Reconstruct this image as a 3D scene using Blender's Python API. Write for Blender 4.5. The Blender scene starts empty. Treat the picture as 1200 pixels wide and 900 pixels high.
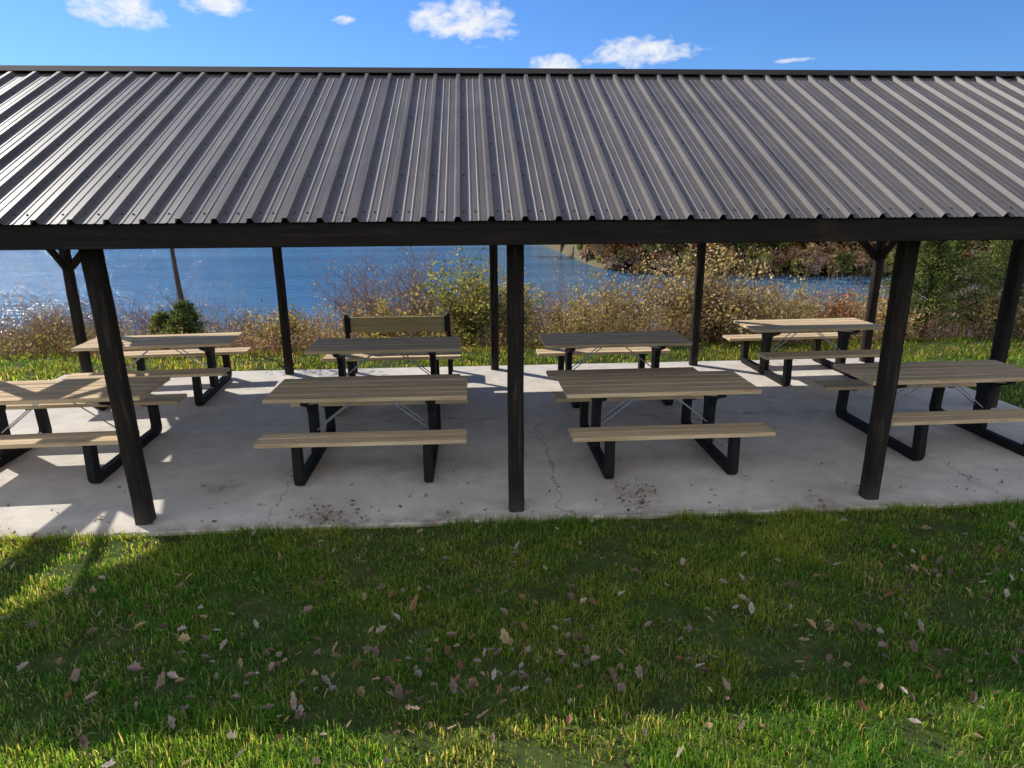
import bpy, bmesh, math, random
import numpy as np
from mathutils import Vector, Matrix
rng=np.random.default_rng(7); random.seed(7)
scene=bpy.context.scene
# ------------------------------------------------------------------ helpers
def link(o,parent=None):
    scene.collection.objects.link(o)
    if parent is not None: o.parent=parent
    return o
def empty(name,loc=(0,0,0),rz=0):
    e=bpy.data.objects.new(name,None); e.location=loc; e.rotation_euler=(0,0,rz); e.empty_display_size=.2
    return link(e)
def mat(name):
    m=bpy.data.materials.new(name); m.use_nodes=True; nt=m.node_tree
    for n in list(nt.nodes): nt.nodes.remove(n)
    out=nt.nodes.new('ShaderNodeOutputMaterial')
    return m,nt,out
class N:
    def __init__(s,nt): s.nt=nt
    def __call__(s,t,**kw):
        n=s.nt.nodes.new('ShaderNode'+t)
        for k,v in kw.items():
            if k.startswith('i_'):
                kk=k[2:]
                kk=int(kk) if kk.isdigit() else kk.replace('_',' ')
                if isinstance(v,bpy.types.NodeSocket): s.nt.links.new(v,n.inputs[kk])
                else: n.inputs[kk].default_value=v
            else: setattr(n,k,v)
        return n
    def math(s,op,a,b=0.0,c=0.0,clamp=False):
        n=s.nt.nodes.new('ShaderNodeMath'); n.operation=op; n.use_clamp=clamp
        for i,v in enumerate((a,b,c)):
            if isinstance(v,bpy.types.NodeSocket): s.nt.links.new(v,n.inputs[i])
            else: n.inputs[i].default_value=v
        return n.outputs[0]
    def mix(s,f,a,b,blend='MIX'):
        n=s.nt.nodes.new('ShaderNodeMix'); n.data_type='RGBA'; n.blend_type=blend
        for i,v in ((0,f),(6,a),(7,b)):
            if isinstance(v,bpy.types.NodeSocket): s.nt.links.new(v,n.inputs[i])
            else: n.inputs[i].default_value=v if i==0 else (*v,1)
        return n.outputs[2]
    def noise(s,vec,scale,detail=4,rough=.55,dist=0.0):
        n=s('TexNoise'); n.inputs['Scale'].default_value=scale; n.inputs['Detail'].default_value=detail
        n.inputs['Roughness'].default_value=rough; n.inputs['Distortion'].default_value=dist
        if vec is not None: s.nt.links.new(vec,n.inputs['Vector'])
        return n.outputs['Fac']
    def ramp(s,f,stops):
        n=s('ValToRGB'); s.nt.links.new(f,n.inputs[0]); cr=n.color_ramp
        while len(cr.elements)<len(stops): cr.elements.new(.5)
        for e,(p,c) in zip(cr.elements,stops):
            e.position=p; e.color=(*c,1) if isinstance(c,tuple) else (c,c,c,1)
        return n.outputs[0]
    def mapping(s,vec,scale=(1,1,1),loc=(0,0,0)):
        n=s('Mapping'); n.inputs['Scale'].default_value=scale; n.inputs['Location'].default_value=loc
        s.nt.links.new(vec,n.inputs[0]); return n.outputs[0]
    def bsdf(s,out,col,rough=.7,metal=0.0,spec=.5,height=None,bs=.3,bd=.01):
        p=s('BsdfPrincipled')
        for k,v in (('Base Color',col),('Roughness',rough),('Metallic',metal),('Specular IOR Level',spec)):
            if isinstance(v,bpy.types.NodeSocket): s.nt.links.new(v,p.inputs[k])
            else: p.inputs[k].default_value=(*v,1) if isinstance(v,tuple) else v
        if height is not None:
            b=s('Bump'); b.inputs['Strength'].default_value=bs; b.inputs['Distance'].default_value=bd
            s.nt.links.new(height,b.inputs['Height']); s.nt.links.new(b.outputs[0],p.inputs['Normal'])
        s.nt.links.new(p.outputs[0],out.inputs[0]); return p
def coords(n,kind='Object'): return n('TexCoord').outputs[kind]
def npmesh(name,V,F,mats,C=None,smooth=False):
    me=bpy.data.meshes.new(name); V=np.asarray(V,np.float32); F=np.asarray(F,np.int32)
    me.vertices.add(len(V)); me.vertices.foreach_set('co',V.ravel())
    k=F.shape[1]; me.loops.add(F.size); me.loops.foreach_set('vertex_index',F.ravel())
    me.polygons.add(len(F)); me.polygons.foreach_set('loop_start',np.arange(0,F.size,k,dtype=np.int32))
    me.polygons.foreach_set('loop_total',np.full(len(F),k,np.int32))
    me.polygons.foreach_set('use_smooth',np.full(len(F),smooth))
    me.update(calc_edges=True)
    if C is not None:
        a=me.color_attributes.new('Col','FLOAT_COLOR','POINT')
        C4=np.ones((len(V),4),np.float32); C4[:,:3]=np.minimum(C,.85); a.data.foreach_set('color',C4.ravel())
    me.materials.append(mats); return me
class MB:
    def __init__(s): s.v=[];s.f=[]
    def poly(s,pts,t0,t1,axis='x'):
        n=len(pts);b=len(s.v)
        for t in (t0,t1):
            for a,c in pts:
                s.v.append({'x':(t,a,c),'y':(a,t,c),'z':(a,c,t)}[axis])
        s.f.append(tuple(range(b+n-1,b-1,-1))); s.f.append(tuple(range(b+n,b+2*n)))
        for i in range(n):
            j=(i+1)%n; s.f.append((b+i,b+j,b+n+j,b+n+i))
    def box(s,x0,x1,y0,y1,z0,z1): s.poly([(x0,y0),(x1,y0),(x1,y1),(x0,y1)],z0,z1,'z')
    def beam(s,a,b,w,h):
        a=Vector(a);b=Vector(b);d=(b-a);L=d.length;q=d.to_track_quat('X','Z');k=len(s.v)
        m=MB();m.box(0,L,-w/2,w/2,-h/2,h/2)
        for v in m.v: s.v.append(tuple(a+q@Vector(v)))
        for f in m.f: s.f.append(tuple(i+k for i in f))
    def mesh(s,name,m,bevel=0,seg=1):
        me=bpy.data.meshes.new(name); me.from_pydata(s.v,[],s.f)
        bm=bmesh.new(); bm.from_mesh(me); bmesh.ops.recalc_face_normals(bm,faces=bm.faces)
        if bevel: bmesh.ops.bevel(bm,geom=list(bm.edges),offset=bevel,segments=seg,affect='EDGES',clamp_overlap=True)
        bm.to_mesh(me); bm.free(); me.materials.append(m); return me
def obj(name,me,parent=None): return link(bpy.data.objects.new(name,me),parent)
# ------------------------------------------------------------------ materials
def m_leaf(name,trans=.4,dm=(1,1,1),tm=(1.5,1.35,.7)):
    m,nt,out=mat(name); n=N(nt)
    a=n('Attribute'); a.attribute_name='Col'
    d=n('BsdfDiffuse',i_Color=n.mix(1.0,a.outputs['Color'],dm,'MULTIPLY')); t=n('BsdfTranslucent',i_Color=n.mix(1.0,a.outputs['Color'],tm,'MULTIPLY'))
    mx=n('MixShader',i_0=trans,i_1=d.outputs[0],i_2=t.outputs[0])
    nt.links.new(mx.outputs[0],out.inputs[0]); return m
M_grass=m_leaf('grass_mat',.58,(.38,.46,.50),(1.95,1.6,.75)); M_leaf=m_leaf('foliage_mat',.4); M_dead=m_leaf('dead_leaf_mat',.15)
def m_wood_table(name,c1,c2,c3):
    m,nt,out=mat(name); n=N(nt); co=coords(n)
    info=n('ObjectInfo').outputs['Random']
    off=n('CombineXYZ'); nt.links.new(n.math('MULTIPLY',info,37.0),off.inputs[0])
    v=n('VectorMath',operation='ADD'); nt.links.new(co,v.inputs[0]); nt.links.new(off.outputs[0],v.inputs[1]); v=v.outputs[0]
    g=n.noise(n.mapping(v,(1.2,45,20)),1.6,6,.65,.3)
    pl=n.noise(n.mapping(v,(.35,6.7,.1)),1.0,1)
    big=n.noise(v,3.5,5,.65)
    col=n.ramp(g,[(.3,c1),(.5,c2),(.72,c3)])
    col=n.mix(n.ramp(big,[(.5,0.0),(.75,.45)]),col,(.50,.43,.35))
    col=n.mix(1.0,col,n.ramp(pl,[(.3,.80),(.7,1.1)]),'MULTIPLY')
    n.bsdf(out,col,.85,spec=.15,height=g,bs=.35,bd=.004); return m
M_plank=m_wood_table('weathered_plank_mat',(.42,.275,.15),(.71,.53,.325),(.82,.66,.44))
def m_simple(name,c,rough,nscale=20,var=.35,metal=0,spec=.5,bs=.2,stretch=(1,1,1)):
    m,nt,out=mat(name); n=N(nt); v=n.mapping(coords(n),stretch)
    f=n.noise(v,nscale,6,.6); col=n.mix(f,tuple(x*(1-var) for x in c),tuple(x*(1+var) for x in c))
    n.bsdf(out,col,rough,metal,spec,height=f,bs=bs,bd=.004); return m
M_black=m_simple('black_plastic_frame_mat',(.013,.0125,.0125),.65,25,.5,spec=.2)
M_galv=m_simple('galvanised_steel_mat',(.42,.43,.45),.4,30,.25,metal=.8)
M_bench=m_simple('bench_board_mat',(.34,.27,.12),.6,14,.3,stretch=(.2,4,2))
M_under=m_simple('roof_underside_mat',(.65,.63,.60),.6,6,.1)
def m_post():
    m,nt,out=mat('creosote_timber_mat'); n=N(nt); co=coords(n)
    f=n.noise(n.mapping(co,(14,14,1.1)),2.2,7,.7,.5); b=n.noise(co,2.3,4)
    z=n('SeparateXYZ'); nt.links.new(co,z.inputs[0])
    col=n.ramp(f,[(.3,(.007,.006,.005)),(.55,(.024,.018,.015)),(.78,(.10,.075,.058))])
    col=n.mix(n.math('MULTIPLY',b,.35),col,(.032,.024,.02))
    low=n.math('SUBTRACT',1.0,n.math('DIVIDE',z.outputs[2],.22),clamp=True)
    col=n.mix(n.math('MULTIPLY',low,.3),col,(.11,.09,.075))
    n.bsdf(out,col,.85,spec=.2,height=f,bs=.8,bd=.008); return m
M_post=m_post()
def m_beam():
    m,nt,out=mat('dark_beam_mat'); n=N(nt); co=coords(n)
    f=n.noise(n.mapping(co,(.8,14,14)),2.2,7,.7,.4); b=n.noise(co,1.3,5)
    col=n.ramp(f,[(.3,(.009,.006,.005)),(.6,(.022,.016,.013)),(.8,(.06,.044,.034))])
    col=n.mix(n.ramp(b,[(.6,0.0),(.75,.5)]),col,(.07,.048,.034))
    n.bsdf(out,col,.85,spec=.2,height=f,bs=.6,bd=.006); return m
M_beam=m_beam()
def m_roof():
    m,nt,out=mat('brown_metal_roof_mat'); n=N(nt); co=coords(n)
    f=n.noise(n.mapping(co,(.3,1,1)),2.5,6,.6); s=n.noise(n.mapping(co,(9,.5,.5)),2.0,5,.6)
    pan=n.noise(n.mapping(co,(1.1,.0,.0)),1.0,0)
    col=n.ramp(f,[(.3,(.100,.086,.079)),(.7,(.134,.117,.108))])
    col=n.mix(1.0,col,n.ramp(s,[(.3,.82),(.7,1.14)]),'MULTIPLY')
    col=n.mix(1.0,col,n.ramp(pan,[(.35,.9),(.65,1.08)]),'MULTIPLY')
    rg=n.ramp(s,[(.3,.42),(.7,.54)])
    n.bsdf(out,col,rg,.0,.33,height=f,bs=.05,bd=.01); return m
M_roof=m_roof()
def m_concrete():
    m,nt,out=mat('concrete_slab_mat'); n=N(nt); co=coords(n)
    sx=n('SeparateXYZ'); nt.links.new(co,sx.inputs[0]); X,Y=sx.outputs[0],sx.outputs[1]
    big=n.noise(co,.7,6,.6); med=n.noise(co,4.5,6,.65); fine=n.noise(co,90,4,.7); w1=n.noise(co,2.6,5,.6); w2=n.noise(co,9,4,.6)
    col=n.ramp(big,[(.3,(.57,.515,.445)),(.7,(.72,.665,.585))])
    col=n.mix(1.0,col,n.ramp(med,[(.3,.84),(.65,1.06)]),'MULTIPLY')
    col=n.mix(1.0,col,n.ramp(fine,[(.25,.80),(.6,1.05)]),'MULTIPLY')
    wob=n.math('ADD',n.math('MULTIPLY',n.math('SUBTRACT',w1,.5),.55),n.math('MULTIPLY',n.math('SUBTRACT',w2,.5),.12))
    def line(c,pos,other,lo,hi,w):
        d=n.math('ABSOLUTE',n.math('SUBTRACT',n.math('ADD',c,wob),pos))
        l=n.math('LESS_THAN',d,w)
        l=n.math('MULTIPLY',l,n.math('MULTIPLY',n.math('GREATER_THAN',other,lo),n.math('LESS_THAN',other,hi)))
        return l
    ls=[line(X,.74,Y,4.7,7.2,.006),line(Y,7.35,X,-2.6,5.2,.006),line(X,-1.75,Y,4.7,6.6,.004),line(X,2.6,Y,6.2,9.9,.005),line(X,4.6,Y,4.7,6.4,.004),line(Y,8.9,X,-6,0,.004)]
    cr=ls[0]
    for l in ls[1:]: cr=n.math('MAXIMUM',cr,l)
    col=n.mix(n.math('MULTIPLY',cr,.75),col,(.06,.055,.045))
    def spot(x,y,r):
        d=n.math('SQRT',n.math('ADD',n.math('POWER',n.math('SUBTRACT',X,x),2.0),n.math('POWER',n.math('MULTIPLY',n.math('SUBTRACT',Y,y),.7),2.0)))
        return n.math('MULTIPLY',n.math('SUBTRACT',1.0,n.math('DIVIDE',d,r),clamp=True),n.math('MULTIPLY',n.math('SUBTRACT',med,.38),4.0,clamp=True))
    st=spot(-1.25,5.1,.4)
    for a in ((1.42,5.35,.5),(1.4,4.95,.3),(-.3,4.95,.35),(2.9,5.0,.4),(4.3,6.2,.4),(-2.3,5.6,.45),(2.7,6.6,.3)): st=n.math('MAXIMUM',st,spot(*a))
    col=n.mix(n.math('MULTIPLY',st,.75),col,(.15,.095,.06))
    blot=n.ramp(n.noise(co,1.7,7,.7,.6),[(.52,0.0),(.68,.4)])
    col=n.mix(blot,col,(.38,.345,.30))
    edge=n.math('MULTIPLY',n.math('SUBTRACT',1.0,n.math('DIVIDE',n.math('SUBTRACT',Y,4.84),.18),clamp=True),n.ramp(w2,[(.35,0.0),(.6,.7)]))
    col=n.mix(edge,col,(.18,.14,.11))
    h=n.math('SUBTRACT',fine,n.math('MULTIPLY',cr,2.0))
    n.bsdf(out,col,.85,spec=.3,height=h,bs=.25,bd=.004); return m
M_conc=m_concrete()
def m_ground():
    m,nt,out=mat('ground_mat'); n=N(nt); co=coords(n)
    sx=n('SeparateXYZ'); nt.links.new(co,sx.inputs[0]); Y=sx.outputs[1]
    f=n.noise(co,7,6,.7); b=n.noise(co,.6,5,.6)
    lawn=n.ramp(f,[(.3,(.03,.035,.012)),(.55,(.06,.085,.022)),(.75,(.14,.125,.05))])
    lawn=n.mix(n.ramp(b,[(.5,0.0),(.7,.4)]),lawn,(.08,.11,.03))
    wild=n.ramp(f,[(.3,(.08,.06,.035)),(.5,(.18,.14,.085)),(.75,(.26,.21,.14))])
    wild=n.mix(n.ramp(b,[(.4,0.0),(.6,.5)]),wild,(.12,.13,.05))
    k=n.math('MULTIPLY',n.math('SUBTRACT',n.math('ADD',Y,b),11.6),2.0,clamp=True)
    n.bsdf(out,n.mix(k,lawn,wild),.95,spec=.1,height=f,bs=.6,bd=.03); return m
M_ground=m_ground()
def m_water():
    m,nt,out=mat('lake_water_mat'); n=N(nt); co=coords(n)
    w=n.noise(n.mapping(co,(.45,1.6,1)),1.1,5,.6,.4); w2=n.noise(n.mapping(co,(.12,.5,1)),.6,3,.5)
    big=n.noise(n.mapping(co,(.02,.09,1)),1.0,3)
    col=n.ramp(big,[(.35,(.03,.11,.23)),(.65,(.07,.19,.33))])
    h=n.math('ADD',w,n.math('MULTIPLY',w2,1.2))
    p=n.bsdf(out,col,.14,spec=.45,height=h,bs=.9,bd=.3); p.inputs['IOR'].default_value=1.33; return m
M_water=m_water()
M_screw=m_simple('roof_screw_mat',(.05,.043,.04),.5,30,.2,metal=.4)
# ------------------------------------------------------------------ terrain
SX=[-400,-60,-10,4,9.5,10.8,11.4,12,14,20,29,70,200,420]; SY=[240,190,170,130,98,78,66,60,56,53.5,52,45,42,42]
def sn(x,y,s=1.0): return np.sin(x*1.3*s+1.7*np.sin(y*.9*s))+np.sin(y*1.7*s+2.1*np.sin(x*.7*s+1))
def height(x,y):
    x=np.asarray(x,float); y=np.asarray(y,float)
    z=-.035-np.clip(y-11.2,0,None)*.235+np.where(y>12.5,.12*sn(x,y,.6),0)
    z=np.where(y>9.9,z,-.035); z=np.clip(z,-5.2,None)
    ys=np.interp(x,SX,SY); zf=-4.3+(y-ys)*.16; zf=np.minimum(zf,3.5+.012*(y-ys)+.8*sn(x,y,.05))
    return np.where(y>36,np.maximum(z,zf),z)
xs=np.unique(np.concatenate([np.linspace(-400,-40,19),np.linspace(-40,-12,15),np.linspace(-12,16,70),np.linspace(16,50,25),np.linspace(50,420,20)]))
ysg=np.unique(np.concatenate([np.linspace(-300,-4,14),np.linspace(-4,9,14),np.linspace(9,36,55),np.linspace(36,110,75),np.linspace(110,600,26)]))
gx,gy=np.meshgrid(xs,ysg); V=np.stack([gx.ravel(),gy.ravel(),height(gx,gy).ravel()],1)
nx=len(xs); i,j=np.meshgrid(np.arange(nx-1),np.arange(len(ysg)-1)); b=(j*nx+i).ravel()
obj('ground',npmesh('ground',V,np.stack([b,b+1,b+nx+1,b+nx],1),M_ground,smooth=True))
obj('lake',npmesh('lake',[(-500,26,-4),(500,26,-4),(500,300,-4),(-500,300,-4)],[(0,1,2,3)],M_water))
mb=MB(); mb.box(-6.15,6.75,4.84,9.93,-.12,0); obj('concrete_slab',mb.mesh('concrete_slab',M_conc,.008))
# ------------------------------------------------------------------ pavilion
PX=[-5.68,-2.755,.34,3.435,6.20]; YF,YB,YM=5.03,9.71,7.37; EZ,RZ=2.40,3.77; EY=4.58; EYB=2*YM-EY; XL,XR=-6.05,6.8
pav=empty('picnic_pavilion')
def post(x,y,h,w,name,lean=(0,0)):
    bm=bmesh.new(); rings=[]; ns=14; seg=12
    ph=rng.uniform(0,6)
    for k in range(ns+1):
        t=k/ns; z=-.05+t*(h+.05); rr=[]
        for a in range(seg):
            an=2*math.pi*(a+.5)/seg; c,s=math.cos(an),math.sin(an)
            r=w/2/(abs(c)**5+abs(s)**5)**(1/5.0)*(1+.025*math.sin(3*an+z*4+ph)+.02*math.sin(9*z+ph+an)); 
            if k==0: r*=1.04
            rr.append(bm.verts.new((x+c*r+lean[0]*(t-1),y+s*r+lean[1]*(t-1),z)))
        rings.append(rr)
    for k in range(ns):
        for a in range(seg):
            bm.faces.new((rings[k][a],rings[k][(a+1)%seg],rings[k+1][(a+1)%seg],rings[k+1][a]))
    bm.faces.new(rings[-1])
    for f in bm.faces: f.smooth=True
    me=bpy.data.meshes.new(name); bm.to_mesh(me); bm.free(); me.materials.append(M_post); obj(name,me,pav)
for k,x in enumerate(PX):
    post(x,YF,2.24,.13,'front_post_%d'%(k+1),(-.05 if k==1 else 0,0)); post(x,YB,2.24,.12,'back_post_%d'%(k+1))
post(PX[0],YM,3.4,.13,'gable_post_1'); post(PX[4]+.2,YM,3.4,.14,'gable_post_2')
mb=MB()
for y in (YF,YB):
    mb.box(XL+.25,XR-.25,y-.075,y+.075,2.2,2.40)
for x in (PX[0],PX[4]): mb.box(x-.05,x+.05,YF+.08,YB-.08,2.22,2.37)
obj('beams',mb.mesh('beams',M_beam,.006),pav)
mb=MB()
sgn={0:1,4:-1}
for k in (0,4):
    x=PX[k]
    for y,s in ((YF,1),(YB,-1)):
        if y==YB: mb.beam((x+.05*sgn[k],y,1.62),(x+.62*sgn[k],y,2.2),.045,.10)
        mb.beam((x,y+.05*s,1.62),(x,y+.62*s,2.22),.045,.10)
obj('knee_braces',mb.mesh('knee_braces',M_beam,.005),pav)
mb=MB(); sl=(RZ-EZ)/(YM-EY); an=math.atan(sl)
for x in np.arange(PX[0],PX[4]+.1,(PX[4]-PX[0])/8):
    for s in (-1,1):
        mb.beam((x,YM+s*.03,RZ-.16),(x,YM+s*(YM-EY-.08),EZ-.06+.08*sl-.04),.04,.12)
    mb.box(x-.02,x+.02,YF+.08,YB-.08,2.41,2.52)
    mb.beam((x,YM,2.5),(x,YM,3.6),.04,.09)
    for s in (-1,1): mb.beam((x,YM,2.55),(x,YM+s*1.25,3.0),.04,.08)
obj('trusses',mb.mesh('trusses',M_beam),pav)
mb=MB()
for s in (-1,1):
    for t in np.linspace(.06,.95,6):
        y=YM+s*(YM-EY)*(1-t); z=EZ+(RZ-EZ)*t-.065
        mb.beam((XL+.03,y,z),(XR-.03,y,z),.09,.035)
obj('purlins',mb.mesh('purlins',M_beam),pav)
mb=MB()
for y in (EY+.025,EYB-.025): mb.box(XL+.02,XR-.02,y-.02,y+.02,2.225,2.385)
for x in (XL+.02,XR-.02):
    for s in (-1,1): mb.beam((x,YM,RZ-.10),(x,YM+s*(YM-EY-.05),EZ-.09),.035,.15)
obj('fascia',mb.mesh('fascia',M_beam,.004),pav)
prof=[]; pitch=.2286; x=XL; rh=.032
while x<XR-.02:
    prof+=[(x,0),(x+.012,rh),(x+.042,rh),(x+.056,0),(x+.108,0),(x+.113,.004),(x+.121,.004),(x+.126,0),(x+.165,0),(x+.170,.004),(x+.178,.004),(x+.183,0)]
    x+=pitch
prof.append((x,0)); prof=np.array(prof); ribx=np.arange(XL,XR-.02,pitch)+.023
def sheet(name,s):
    n=len(prof); rows=9; Vs=[]
    nrm=np.array([0,s*math.sin(an),math.cos(an)])
    for r in range(rows):
        t=r/(rows-1); y=YM+s*(YM-EY+.02)*(1-t); z=EZ+(RZ-EZ)*t-.02*sl*(1-t)
        P=np.zeros((n,3)); P[:,0]=prof[:,0]; P[:,1]=y; P[:,2]=z
        P+=prof[:,1:2]*nrm
        P[:,2]+=.0012*np.sin(prof[:,0]*9+t*7); Vs.append(P)
    Vs=np.concatenate(Vs); a,b=np.meshgrid(np.arange(n-1),np.arange(rows-1)); q=(b*n+a).ravel()
    F=np.stack([q,q+1,q+n+1,q+n],1)
    if s>0: F=F[:,::-1]
    me=npmesh(name,Vs,F,M_roof); me.materials.append(M_under)
    o=obj(name,me,pav)
    m=o.modifiers.new('thick','SOLIDIFY'); m.thickness=.0015; m.offset=-1; m.material_offset=1
    return o
sheet('roof_sheet_front',-1); sheet('roof_sheet_back',1)
mb=MB(); w=.12
mb.poly([(YM-w,RZ-w*sl+.036),(YM,RZ+.042),(YM+w,RZ-w*sl+.036),(YM+w,RZ-w*sl+.041),(YM,RZ+.049),(YM-w,RZ-w*sl+.041)],XL-.02,XR+.02,'x')
obj('ridge_cap',mb.mesh('ridge_cap',M_beam),pav)
mb=MB()
for x in (XL-.012,XR+.0):
    for s in (-1,1):
        mb.beam((x,YM,RZ+.0),(x,YM+s*(YM-EY),EZ+.0),.02,.075)
obj('rake_trim',mb.mesh('rake_trim',M_beam),pav)
V=[];F=[]
for s in (-1,1):
    for t in (.035,.22,.41,.6,.79,.93):
        for rx in ribx:
            for dx in ((.047,) if t>.05 else (.047,.125)):
                y=YM+s*(YM-EY)*(1-t); z=EZ+(RZ-EZ)*t; nrm=np.array([0,s*math.sin(an),math.cos(an)]); tv=np.array([0,-s*math.cos(an),math.sin(an)])
                c=np.array([rx+dx+rng.normal(0,.002),y,z]); b0=len(V)
                for rr,hh in ((.009,.0),(.006,.007)):
                    for a in range(6):
                        V.append(c+rr*(math.cos(a*math.pi/3)*np.array([1,0,0])+math.sin(a*math.pi/3)*tv)+nrm*hh)
                for a in range(6): F.append((b0+a,b0+(a+1)%6,b0+6+(a+1)%6,b0+6+a))
                F.append((b0+6,b0+7,b0+8,b0+9)); F.append((b0+9,b0+10,b0+11,b0+6))
obj('roof_screws',npmesh('roof_screws',np.array(V),np.array(F),M_screw),pav)
# ------------------------------------------------------------------ picnic tables
def arc(cx,cz,r,a0,a1,n=4):
    return [(cx+r*math.cos(math.radians(a0+(a1-a0)*k/n)),cz+r*math.sin(math.radians(a0+(a1-a0)*k/n))) for k in range(n+1)]
sled=[(-.715,.40),(-.735,.09)]+arc(-.655,.08,.08,190,270)+arc(.655,.08,.08,270,350)+[(.735,.09),(.715,.40),(.615,.40)]+arc(.59,.125,.04,0,-90,3)+arc(-.59,.125,.04,-90,-180,3)+[(-.615,.40)]
col=[(-.085,.08),(.085,.08),(.085,.50),(.12,.58),(.33,.66),(.33,.70),(-.33,.70),(-.33,.66),(-.12,.58),(-.085,.50)]
mf=MB()
for s in (-1,1):
    x=s*.588
    mf.poly(sled,x-.040,x+.040); mf.poly(col,x-.034,x+.034)
    for q in (-1,1):
        mf.box(x-.035,x+.035,q*.60-.13,q*.60+.13,.385,.402)
Mframe=mf.mesh('table_frame',M_black,.006,2)
mt=MB()
for k in range(5):
    y=-.2975+k*.1488; mt.box(-.95,.95,y-.0695,y+.0695,.70,.74)
Mtop=mt.mesh('table_top',M_plank,.005,2)
ms=MB()
for q in (-1,1):
    for k in (-1,1):
        y=q*.60+k*.0735; ms.box(-.945,.945,y-.069,y+.069,.402,.44)
Mseat=ms.mesh('bench_seats',M_plank,.005,2)
mg=MB()
for s in (-1,1):
    mg.beam((s*.55,-.06,.32),(s*.08,-.06,.69),.008,.011); mg.beam((s*.55,.06,.32),(s*.08,.06,.69),.008,.011)
    mg.beam((s*.588-.0,-.28,.66),(s*.3,-.28,.69),.01,.014)
mg.box(-.10,.10,-.30,.30,.688,.6995)
mg.box(-.60,.60,-.012,.012,.655,.685)
Mbr=mg.mesh('table_braces',M_galv)
for (x,y,r) in [(-4.13,6.48,2),(-1.01,6.30,-.6),(1.83,6.25,.3),(4.95,6.45,.8),(-4.12,8.80,4.5),(-1.1,8.30,0),(1.86,8.38,.5),(4.88,9.12,1.5)]:
    e=empty('picnic_table',(x,y,0),math.radians(r))
    for nm,me in (('frame',Mframe),('table_top',Mtop),('bench_seats',Mseat),('braces',Mbr)): obj(nm,me,e)
e=empty('park_bench',(-1.05,9.25,0))
mb=MB()
for k in range(2): mb.box(-.77,.77,-.02,.02,.70+k*.112,.806+k*.112)
obj('backrest',mb.mesh('backrest',M_bench,.005),e)
mb=MB()
for k in range(3): mb.box(-.77,.77,.06+k*.135,.185+k*.135,.43,.465)
obj('seat',mb.mesh('seat',M_bench,.005),e)
mb=MB()
for x in (-.72,.72):
    mb.poly([(.0,0),(.06,0),(.06,.42),(.0,.42)],x-.03,x+.03); mb.poly([(.40,0),(.46,0),(.46,.36),(.40,.36)],x-.03,x+.03)
    mb.poly([(.061,.36),(.47,.36),(.47,.428),(.061,.428)],x-.028,x+.028)
    mb.poly([(.022,.42),(.06,.42),(.05,.95),(.022,.95)],x-.029,x+.029)
    mb.poly([(-.034,.695),(-.0215,.695),(-.0215,.93),(-.034,.93)],x-.04-.02*np.sign(x),x+.04-.02*np.sign(x))
obj('bench_frame',mb.mesh('bench_frame',M_black),e)
# ------------------------------------------------------------------ grass
def blades(name,P,L,W,C,mat_,lean=.65):
    n=len(P); th=rng.uniform(0,2*np.pi,n)+.8*sn(P[:,0],P[:,1],5); d=np.stack([np.cos(th),np.sin(th),np.zeros(n)],1)
    ph=th+np.pi/2+rng.normal(0,.5,n); sd=np.stack([np.cos(ph),np.sin(ph),np.zeros(n)],1)
    ln=np.abs(rng.normal(0,lean,n))[:,None]; L=L[:,None]; W=W[:,None]; up=np.array([0,0,1.0])
    mid=P+up*L*.55+d*L*ln*.3; tip=P+up*L*(.95-.35*np.clip(ln,0,1.5))+d*L*ln*.95
    V=np.stack([P-sd*W,P+sd*W,mid+sd*W*.8,mid-sd*W*.8,tip+sd*W*.12,tip-sd*W*.12],1).reshape(-1,3)
    b=np.arange(n)*6; F=np.concatenate([np.stack([b,b+1,b+2,b+3],1),np.stack([b+3,b+2,b+4,b+5],1)])
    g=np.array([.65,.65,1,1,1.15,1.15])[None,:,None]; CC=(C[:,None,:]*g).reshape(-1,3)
    return npmesh(name,V,F,mat_,CC)
def lawn(n,x0,x1,y0,y1,l0,l1,w,keep=None):
    P=np.stack([rng.uniform(x0,x1,n),rng.uniform(y0,y1,n)],1)
    x,y=P[:,0],P[:,1]
    pn=.6*sn(x,y,2.2)+.7*sn(x+5,y,5.3)+.6*sn(x*.9+2,y*1.2,11)
    k=rng.uniform(0,1,n)<np.clip(.78+.30*pn,.15,1)
    if keep is not None: k&=keep(P)
    P=P[k]; pn=pn[k]; n=len(P); x,y=P[:,0],P[:,1]
    z=height(x,y); P=np.stack([x,y,z],1)
    L=rng.uniform(l0,l1,n)*np.clip(1+.22*pn,.5,1.6); W=rng.uniform(.5,1.3,n)*w
    base=np.array([.15,.36,.06]); alt=np.array([.46,.55,.11]); straw=np.array([.78,.64,.36])
    t=np.clip(rng.uniform(0,1,n)*.75+.15*sn(x,y,.9)+.14*sn(x,y+3,4.0),0,1)[:,None]
    C=base*(1-t)+alt*t; s=(rng.uniform(0,1,n)<.11+.10*(sn(x+1,y,1.6)>.8))[:,None]; C=np.where(s,straw,C)*rng.uniform(.6,1.3,n)[:,None]
    return P,L,W,C
parts=[]
slab=lambda P: ~((P[:,0]>-6.17)&(P[:,0]<6.77)&(P[:,1]>4.83)&(P[:,1]<9.94))
parts.append(lawn(165000,-4.3,5.3,1.9,4.86,.025,.07,.0031,slab))
parts.append(lawn(22000,-4.3,5.3,1.9,2.9,.05,.10,.0034,slab))
parts.append(lawn(12000,-6.5,7,4.80,4.9,.04,.10,.0030,slab))
parts.append(lawn(30000,-9,-4.3,0.5,5.0,.04,.08,.007,slab))
parts.append(lawn(30000,5.3,10,0.5,5.0,.04,.08,.007,slab))
parts.append(lawn(22000,-4.3,5.3,-.5,1.9,.04,.09,.007,slab))
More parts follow.
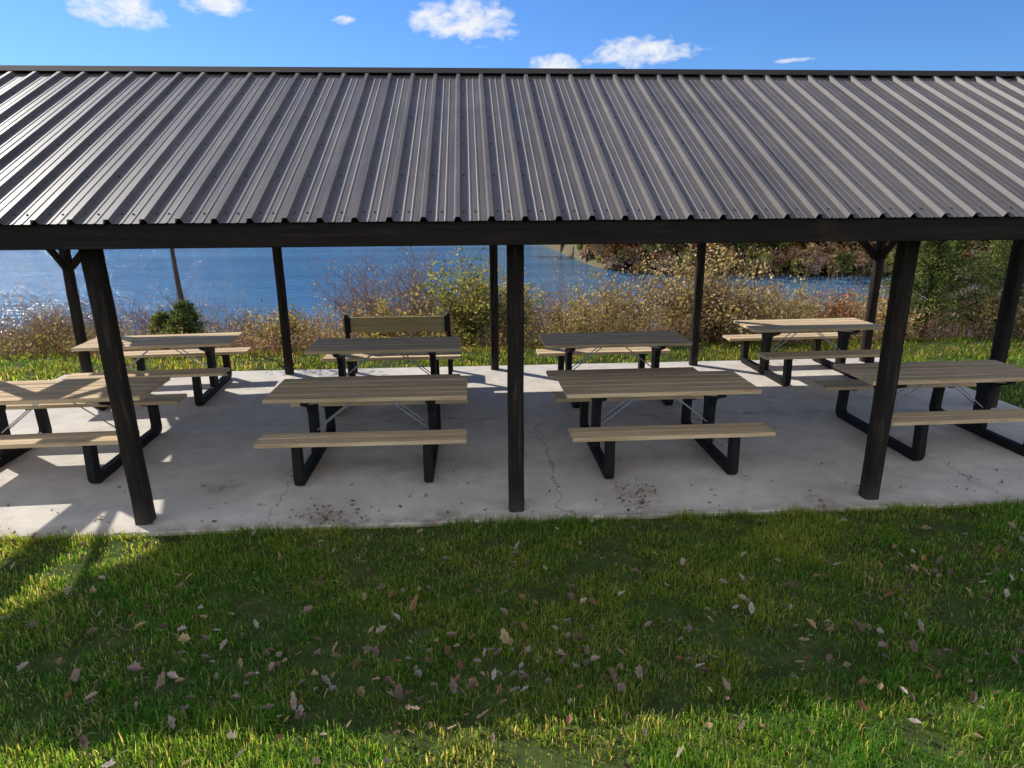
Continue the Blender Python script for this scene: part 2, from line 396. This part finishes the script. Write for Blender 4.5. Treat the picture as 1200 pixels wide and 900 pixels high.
parts.append(lawn(60000,-12,14,9.9,11.9,.03,.09,.006,slab))
parts.append(lawn(20000,6.75,14,4.8,10,.05,.10,.007,slab)); parts.append(lawn(14000,-12,-6.15,4.8,10,.05,.10,.008,slab))
P,L,W,C=[np.concatenate(a) for a in zip(*parts)]
C[P[:,1]>9.9]*=np.array([.85,.75,.85])
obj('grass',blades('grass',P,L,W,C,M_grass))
# ------------------------------------------------------------------ fallen leaves
def fallen(pts,size):
    V=[];F=[];C=[]
    cols=np.array([[.26,.18,.14],[.34,.25,.20],[.18,.12,.09],[.42,.34,.29],[.30,.16,.09],[.38,.28,.15]])
    for (x,y,z),s in zip(pts,size):
        b=len(V); a=rng.uniform(0,6.28); ca,sa=math.cos(a),math.sin(a); curl=rng.uniform(.3,1.2); tilt=rng.normal(0,.4,2)
        sh=[(-.62,0),(-.42,.12),(-.3,.34),(-.12,.26),(.05,.40),(.2,.22),(.4,.2),(.6,.02),(.38,-.18),(.2,-.22),(.02,-.40),(-.14,-.24),(-.32,-.30),(-.42,-.1)]
        asp=rng.uniform(.7,1.15); m=len(sh)
        c=cols[rng.integers(len(cols))]*rng.uniform(.6,1.15)
        for k,(u,v) in enumerate(sh+[(0,0)]):
            u2=u*s*(1+rng.normal(0,.08)); v2=v*s*asp*(1+rng.normal(0,.12)); h=curl*abs(v2)+curl*.6*abs(u2)*(u>0)+tilt[0]*u2+tilt[1]*v2
            V.append((x+u2*ca-v2*sa,y+u2*sa+v2*ca,z+max(h,-.012)+.003)); C.append(c*(rng.uniform(.85,1.15) if k<m else .65))
        for k in range(m): F.append((b+k,b+(k+1)%m,b+m))
    return np.array(V),np.array(F),np.array(C)
pts=[];sz=[]
def addl(n,cx,cy,sx_,sy_,z,s0,s1):
    for _ in range(n):
        x=rng.normal(cx,sx_); y=rng.normal(cy,sy_)
        if z>0.01 and 4.82<y<9.95: continue
        pts.append((x,y,z+rng.uniform(-.014,.012))); sz.append(rng.uniform(s0,s1))
zl=.045
addl(55,-1.55,3.15,.45,.28,zl,.03,.066); addl(75,.15,3.1,.5,.24,zl,.03,.066); addl(40,1.6,3.2,.5,.3,zl,.03,.06); addl(34,-.8,2.9,.6,.2,zl,.03,.06)
addl(36,2.6,3.3,.4,.3,zl,.03,.06); addl(55,3.3,3.8,.5,.35,zl,.03,.066); addl(16,2.6,2.5,.8,.15,zl+.01,.035,.06)
for _ in range(420):
    x=rng.uniform(-4,5.5);y=rng.uniform(2.1,4.8); pts.append((x,y,zl-.005+rng.uniform(-.014,.012))); sz.append(rng.uniform(.022,.055))
for _ in range(150):
    x=rng.uniform(-6,6.5);y=4.86+abs(rng.normal(0,.4)); pts.append((x,y,.002)); sz.append(rng.uniform(.015,.038))
addl(90,-1.25,5.0,.16,.10,.002,.012,.035); addl(80,1.42,5.2,.1,.2,.002,.012,.035)
for _ in range(120):
    x=rng.uniform(-10,12);y=rng.choice([rng.uniform(10,11.5),rng.uniform(0,2)]); pts.append((x,y,.04)); sz.append(rng.uniform(.04,.08))
V,F,C=fallen(pts,sz); obj('fallen_leaves',npmesh('fallen_leaves',V,F,M_dead,C))
# ------------------------------------------------------------------ vegetation
def leafquads(P,S,C,asp=.6,flat=None):
    n=len(P); a=rng.normal(0,1,(n,3)); a/=np.linalg.norm(a,axis=1)[:,None]
    if flat is not None: a[:,2]*=flat; a/=np.linalg.norm(a,axis=1)[:,None]
    b=np.cross(a,rng.normal(0,1,(n,3))); b/=np.linalg.norm(b,axis=1)[:,None]+1e-9
    S=S[:,None]; V=np.stack([P-a*S,P+b*S*asp,P+a*S,P-b*S*asp],1).reshape(-1,3)
    return V,np.repeat(C,4,0)
def tubes(segs):
    p0,p1,r0,r1=[np.array(a,float) for a in zip(*segs)]
    d=p1-p0; d/=np.linalg.norm(d,axis=1)[:,None]+1e-9; u=np.cross(d,[.3,.9,.1]); u/=np.linalg.norm(u,axis=1)[:,None]+1e-9; w=np.cross(d,u)
    vs=[]
    for p,r in ((p0,r0),(p1,r1)):
        for k in range(3):
            a=k*2.0944; vs.append(p+(u*math.cos(a)+w*math.sin(a))*r[:,None])
    V=np.stack(vs,1).reshape(-1,3); b=np.arange(len(p0))*6
    F=np.concatenate([np.stack([b+k,b+(k+1)%3,b+3+(k+1)%3,b+3+k],1) for k in range(3)])
    return V,F
def build(name,leaves,twigs,twigcol,parent=None,mat_=None):
    Vs=[];Fs=[];Cs=[];o=0
    for V,C in leaves:
        b=np.arange(len(V)//4)*4+o; Vs.append(V);Cs.append(C);Fs.append(np.stack([b,b+1,b+2,b+3],1)); o+=len(V)
    if twigs:
        V,F=tubes(twigs); Vs.append(V);Fs.append(F+o);Cs.append(np.tile(np.array(twigcol),(len(V),1))*rng.uniform(.7,1.3,(len(V),1)))
    return obj(name,npmesh(name,np.concatenate(Vs),np.concatenate(Fs),mat_ or M_leaf,np.concatenate(Cs)),parent)
def pal(n,cols,w=None,var=.3):
    cols=np.array(cols); k=rng.choice(len(cols),n,p=w); return cols[k]*rng.uniform(1-var,1+var,n)[:,None]
def shrub(name,x,y,r,h,cols,nst=40,nl=60,ls=.035,twig=(.16,.12,.095),fill=1.0):
    z0=float(height(x,y)); segs=[];LP=[];SH=[]
    for k in range(nst):
        th=rng.uniform(0,6.28); rad=r*math.sqrt(rng.uniform(0,1)); hh=h*(1-.45*(rad/r)**2)*rng.uniform(.6,1.1); shd=rng.uniform(.6,1.35)
        p=np.array([x+rng.normal(0,.12*r),y+rng.normal(0,.12*r),z0-.05]); e=np.array([x+rad*math.cos(th),y+rad*math.sin(th),z0+hh])
        prev=p; m=6
        for q in range(1,m+1):
            t=q/m; c=p+(e-p)*np.array([t**1.4,t**1.4,t**.85])+rng.normal(0,.035*h,3)*np.array([1,1,.4])
            segs.append((prev,c,.012*(1.1-t)+.003,.012*(1-t)+.0025))
            if t>.3:
                for _ in range(3):
                    e2=c+rng.normal(0,.16*h,3)+np.array([0,0,.06*h]); segs.append((c,e2,.004,.002))
                    mm=int(nl/12*fill)+1; tt=rng.uniform(.2,1.1,mm)[:,None]; LP.append(c+(e2-c)*tt+rng.normal(0,.045*h**.5,(mm,3))); SH.append(np.full(mm,shd))
            prev=c
    P=np.concatenate(LP); P[:,2]=np.maximum(P[:,2],z0)
    V,C=leafquads(P,rng.uniform(.6,1.3,len(P))*ls,pal(len(P),cols)*np.concatenate(SH)[:,None])
    build(name,[(V,C)],segs,twig)
def cedar(name,x,y,r,h):
    z0=float(height(x,y)); segs=[(np.array([x,y,z0-.1]),np.array([x,y,z0+h*.97]),.05*h/2,.008)]; LP=[];CC=[]
    for k in range(int(130*h**.8)):
        t=rng.uniform(.03,1)**.85; z=z0+h*t; th=rng.uniform(0,6.28); R=r*(1-t)**.75*(1+.22*math.sin(3*th+t*9)+rng.normal(0,.18))+.04
        e=np.array([x+R*math.cos(th),y+R*math.sin(th),z+R*.35]); s=np.array([x,y,z-R*.1]); segs.append((s,e,.01,.003))
        m=70; tt=rng.uniform(.35,1.05,m)[:,None]; LP.append(s+(e-s)*tt+rng.normal(0,.03+.03*h*.3,(m,3))*np.array([1,1,.8])); CC.append(np.full(m,rng.uniform(.5,1.6)))
    P=np.concatenate(LP);V,C=leafquads(P,rng.uniform(.5,1.3,len(P))*.034,pal(len(P),[[.07,.12,.04],[.11,.17,.05],[.16,.21,.065],[.2,.19,.08]])*np.concatenate(CC)[:,None],.35)
    build(name,[(V,C)],segs,(.10,.07,.055))
TAN=[[.52,.39,.25],[.44,.32,.19],[.62,.50,.34],[.38,.26,.17]]; YG=[[.44,.41,.13],[.34,.35,.11],[.52,.43,.18],[.23,.26,.075]]
RED=[[.50,.12,.08],[.58,.22,.13],[.40,.14,.10]]; ORG=[[.60,.38,.14],[.54,.31,.13],[.44,.35,.15]]
PINK=[[.44,.32,.27],[.52,.39,.33],[.37,.24,.195]]
def weeds(n,x0,x1,y0,y1,h0,h1,gl=1.0):
    x=rng.uniform(x0,x1,n); y=y0+(y1-y0)*rng.uniform(0,1,n)**1.3; k=rng.uniform(0,1,n)<np.clip(.7+.28*sn(x,y,1.1),.1,1); x=x[k];y=y[k];n=len(x)
    z=height(x,y); hf=np.clip(1+.22*sn(x+3,y,.8)+.035*x,.5,1.6); h=rng.uniform(h0,h1,n)*hf
    d=rng.normal(0,.14,(n,2))*h[:,None]; P0=np.stack([x,y,z],1); P1=np.stack([x+d[:,0],y+d[:,1],z+h],1)
    zone=sn(x,y,.7)+rng.normal(0,.8,n)
    cols=np.where((zone>gl)[:,None],pal(n,YG),np.where(((zone<-.8)|((x<-4)&(zone<.2)))[:,None],pal(n,PINK),pal(n,TAN)))
    g=(rng.uniform(0,1,n)<.04)[:,None]; cols=np.where(g,pal(n,RED),cols)
    lv=[];m=12
    for q in range(m):
        t=rng.uniform(.15,1,n)**.7; sp=(.04+.05*rng.uniform(0,1,n))*(.6+h*.5)
        P=P0+(P1-P0)*t[:,None]+rng.normal(0,1,(n,3))*sp[:,None]
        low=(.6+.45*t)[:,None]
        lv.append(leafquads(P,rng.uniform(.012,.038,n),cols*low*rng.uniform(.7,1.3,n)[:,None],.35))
    segs=list(zip(P0,P1,np.full(n,.005),np.full(n,.002)))
    return lv,segs
lv0,s0=weeds(3600,-12,14,11.1,12.1,.12,.5,.4); lv1,s1=weeds(7500,-14,16,11.7,15.5,.4,1.0); lv2,s2=weeds(6000,-24,26,14,27,.7,1.5)
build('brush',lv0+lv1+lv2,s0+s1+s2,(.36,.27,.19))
shrub('shrub',-.15,12.5,.75,1.65,YG,46,80,.036)
shrub('shrub',.75,12.9,.7,1.2,YG+TAN[:2],34,60,.036)
shrub('shrub',4.5,12.3,1.4,1.75,TAN+[[.58,.47,.22],[.44,.38,.17]],90,80,.034)
shrub('shrub',2.9,12.9,1.0,1.3,TAN+YG[:2],44,60,.034)
shrub('shrub',6.2,12.7,.9,1.2,TAN+ORG[2:]+YG[:1],44,60,.034)
shrub('shrub',7.0,12.0,.45,.95,RED+TAN[:2],26,36,.03)
shrub('shrub',1.9,12.2,.65,.8,YG+TAN,30,60,.032)
shrub('shrub',-1.7,12.2,.7,.9,YG+ORG[:1]+TAN,34,60,.032)
shrub('shrub',-3.5,12.2,.65,.85,YG+TAN,30,50,.032)
shrub('shrub',7.9,11.9,.7,.85,ORG+TAN,36,60,.032)
shrub('shrub',9.9,11.7,.7,.85,TAN+YG,36,60,.032)
for (x,y,r,h,nn) in [(-7.8,12.6,1.6,1.25,66),(-10.2,13.2,1.5,1.4,50),(-6.2,13.5,1.2,1.35,40),(-2.2,13.9,1.3,1.9,50),(-1.1,14.2,1.1,2.1,44),(-4.7,13.3,1.2,1.2,36),(1.9,14.2,1.0,1.8,34)]:
    shrub('bare_shrub',x,y,r,h,PINK,nn,8,.022,(.33,.235,.205),.25)
cedar('cedar_tree',9.0,12.3,1.05,2.9); cedar('cedar_tree',10.6,12.2,1.05,2.9)
cedar('cedar_tree',-5.2,12.1,.36,.95); cedar('cedar_tree',-5.85,12.6,.32,.85)
def bare_tree(name,x,y,h,lean):
    z0=float(height(x,y)); segs=[];p=np.array([x,y,z0-.1]);prev=p
    for q in range(1,13):
        t=q/12;c=np.array([x+lean*t*h+.04*math.sin(q),y+.05*math.cos(q*1.3),z0+h*t]); segs.append((prev,c,.065*(1.05-t)+.01,.065*(1-t)+.008))
        if t>.5:
            for _ in range(3):
                th=rng.uniform(0,6.28); L=h*.28*(1.2-t); e=c+np.array([math.cos(th)*L,math.sin(th)*L,L*.8]); segs.append((c,e,.014,.005))
                for _ in range(4):
                    m=c+(e-c)*rng.uniform(.3,1); segs.append((m,m+rng.normal(0,.2,3)+np.array([0,0,.15]),.005,.002))
        prev=c
    Pp=np.array([s[1] for s in segs[20:]]); Pp=np.repeat(Pp,4,0)+rng.normal(0,.08,(len(Pp)*4,3))
    build(name,[leafquads(Pp,rng.uniform(.02,.04,len(Pp)),pal(len(Pp),TAN))],segs,(.14,.11,.09))
bare_tree('bare_tree',-5.25,12.3,4.0,-.04)
lv=[];segs=[]
def dtree(x,y,h,cols,dens=1.0,ls=.26):
    z0=float(height(x,y)); n=int(420*dens); nb=7; 
    bl=np.stack([rng.normal(0,.22*h,nb),rng.normal(0,.22*h,nb),h*rng.uniform(.3,.9,nb)],1); br=h*rng.uniform(.12,.24,nb)
    k=rng.integers(0,nb,n); d=rng.normal(0,1,(n,3)); d/=np.linalg.norm(d,axis=1)[:,None]
    P=bl[k]+d*br[k][:,None]*rng.uniform(.5,1.1,n)[:,None]; P[:,2]=np.maximum(P[:,2],.1); P+=np.array([x,y,z0])
    sh=rng.uniform(.65,1.35,nb)[k][:,None]
    lv.append(leafquads(P,rng.uniform(.6,1.3,n)*ls,pal(n,cols)*sh)); segs.append((np.array([x,y,z0-.3]),np.array([x,y,z0+h*.75]),.12+.01*h,.04))
GRN=[[.10,.16,.045],[.16,.21,.06],[.21,.25,.07]]; BRN=[[.32,.21,.13],[.38,.28,.18],[.25,.16,.11]]
PAL=[GRN,BRN,TAN,YG,RED,ORG,PINK]
for k in range(330):
    x=rng.uniform(11.3,70); ysx=float(np.interp(x,SX,SY)); y=ysx+1+rng.uniform(0,1)**1.5*30
    c=PAL[rng.choice(7,p=[.14,.2,.17,.17,.12,.12,.08])]
    near=(y-ysx)<5; dtree(x,y,rng.uniform(1.5,3.2) if near else rng.uniform(4,8),c,1.0 if not near else .7,.2 if near else .28)
for k in range(190):   # low growth along the far shoreline
    yy=rng.uniform(0,1); 
    if k<80: y=rng.uniform(56,98); x=float(np.interp(y,SY[4:9][::-1],SX[4:9][::-1]))+rng.uniform(.4,3.5)
    else: x=rng.uniform(12,36); y=float(np.interp(x,SX,SY))+rng.uniform(.5,6)
    dtree(x,y,rng.uniform(.9,2.2),PAL[rng.choice(7,p=[.15,.15,.2,.2,.1,.1,.1])],.5,.14)
for (x,y,h) in [(12.6,63,3),(13.5,62,3.5),(14.6,60,3),(16.5,60,3.4),(12.2,70,4)]: dtree(x,y,h,RED,1.3,.2)
for k in range(200):
    x=rng.uniform(-190,60); ysx=float(np.interp(x,SX,SY)); y=ysx+2+rng.uniform(0,1)*25
    dtree(x,y,rng.uniform(7,14),[GRN,BRN,YG,ORG][rng.choice(4)],.6,.7)
build('distant_trees',lv,segs,(.10,.08,.07))
# ------------------------------------------------------------------ light and sky
sd=Vector((-1.0,.765,1.0)).normalized()
sun=bpy.data.lights.new('sun','SUN'); sun.energy=5.0; sun.angle=math.radians(.5); sun.color=(1,.95,.86)
so=bpy.data.objects.new('sun',sun); so.rotation_euler=sd.to_track_quat('Z','Y').to_euler(); link(so)
w=bpy.data.worlds.new('World'); scene.world=w; w.use_nodes=True; nt=w.node_tree
for nn in list(nt.nodes): nt.nodes.remove(nn)
n=N(nt); out=nt.nodes.new('ShaderNodeOutputWorld')
sky=n('TexSky'); sky.sky_type='NISHITA'; sky.sun_disc=False; sky.sun_elevation=math.asin(sd.z); sky.sun_rotation=math.atan2(sd.x,sd.y); sky.air_density=1.0; sky.dust_density=.3; sky.ozone_density=2.5
tint=n.mix(1.0,sky.outputs[0],(.38,.63,1.0),'MULTIPLY')
bg=n('Background',i_Color=tint,i_Strength=.15)
g=coords(n,'Generated'); sx=n('SeparateXYZ'); nt.links.new(g,sx.inputs[0])
az=n.math('MULTIPLY',n.math('ARCTAN2',sx.outputs[0],sx.outputs[1]),57.2958); el=n.math('MULTIPLY',n.math('ARCSINE',sx.outputs[2]),57.2958)
cv=n('CombineXYZ'); nt.links.new(az,cv.inputs[0]); nt.links.new(n.math('MULTIPLY',el,1.8),cv.inputs[1])
nz=n.noise(cv.outputs[0],.42,7,.62,.3); nz2=n.noise(cv.outputs[0],1.1,5,.6)
best=None
for (a,e,wa,we) in [(.2,13.1,5.0,1.8),(-1.5,13.3,3.0,1.0),(13.6,10.7,4.8,1.25),(6.9,9.9,2.2,.95),(-24.4,12.3,3.6,1.3),(-25.5,13.9,6,1.0),(-18.2,13.2,2.6,1.0),(-9.3,12.8,1.2,.35),(25,9.5,1.6,.2),(48,14,6,1.8),(-60,16,8,2.5),(-35,21,9,2.4)]:
    d=n.math('ADD',n.math('POWER',n.math('DIVIDE',n.math('SUBTRACT',az,a),wa),2.0),n.math('POWER',n.math('DIVIDE',n.math('SUBTRACT',el,e),we),2.0))
    v=n.math('SUBTRACT',1.0,d); best=v if best is None else n.math('MAXIMUM',best,v)
mk=n.math('MULTIPLY',n.math('ADD',best,n.math('MULTIPLY',n.math('SUBTRACT',nz,.54),4.0)),1.0,clamp=True)
mk=n.math('MULTIPLY',mk,n.math('GREATER_THAN',best,-1.5))
nzb=n.noise(g,2.6,6,.55,.2)
back=n.math('MULTIPLY',n.math('SUBTRACT',.2,sx.outputs[1]),2.5,clamp=True)
fill_clouds=n.math('MULTIPLY',n.math('MULTIPLY',n.math('SUBTRACT',nzb,.40),7.0,clamp=True),back)  # unseen cloud bank behind the camera, added as neutral fill light
mk=n.math('MAXIMUM',n.math('MULTIPLY',mk,.95),fill_clouds)
ccol=n.mix(nz2,(.80,.85,.93),(1,1,1))
bg2=n('Background',i_Color=ccol,i_Strength=n.math('ADD',1.0,n.math('MULTIPLY',back,.22)))
mx=n('MixShader',i_0=mk,i_1=bg.outputs[0],i_2=bg2.outputs[0]); nt.links.new(mx.outputs[0],out.inputs[0])
scene.view_settings.view_transform='Standard'; scene.view_settings.look='None'; scene.view_settings.exposure=0
# ------------------------------------------------------------------ camera
f,p,yaw,roll,H=766.48,0.2796,0.0616,-0.0058,2.549
cam=bpy.data.cameras.new('camera'); cam.sensor_width=36; cam.lens=f/1200*36; cam.clip_end=3000; cam.clip_start=.05
co=bpy.data.objects.new('camera',cam); link(co)
fw=Vector((math.sin(yaw)*math.cos(p),math.cos(yaw)*math.cos(p),-math.sin(p))); r=Vector((math.cos(yaw),-math.sin(yaw),0)); u=r.cross(fw)
c,s=math.cos(roll),math.sin(roll); R=c*r+s*u; U=-s*r+c*u
M=Matrix((R,U,-fw)).transposed().to_4x4(); M.translation=(0,0,H); co.matrix_world=M
scene.camera=co
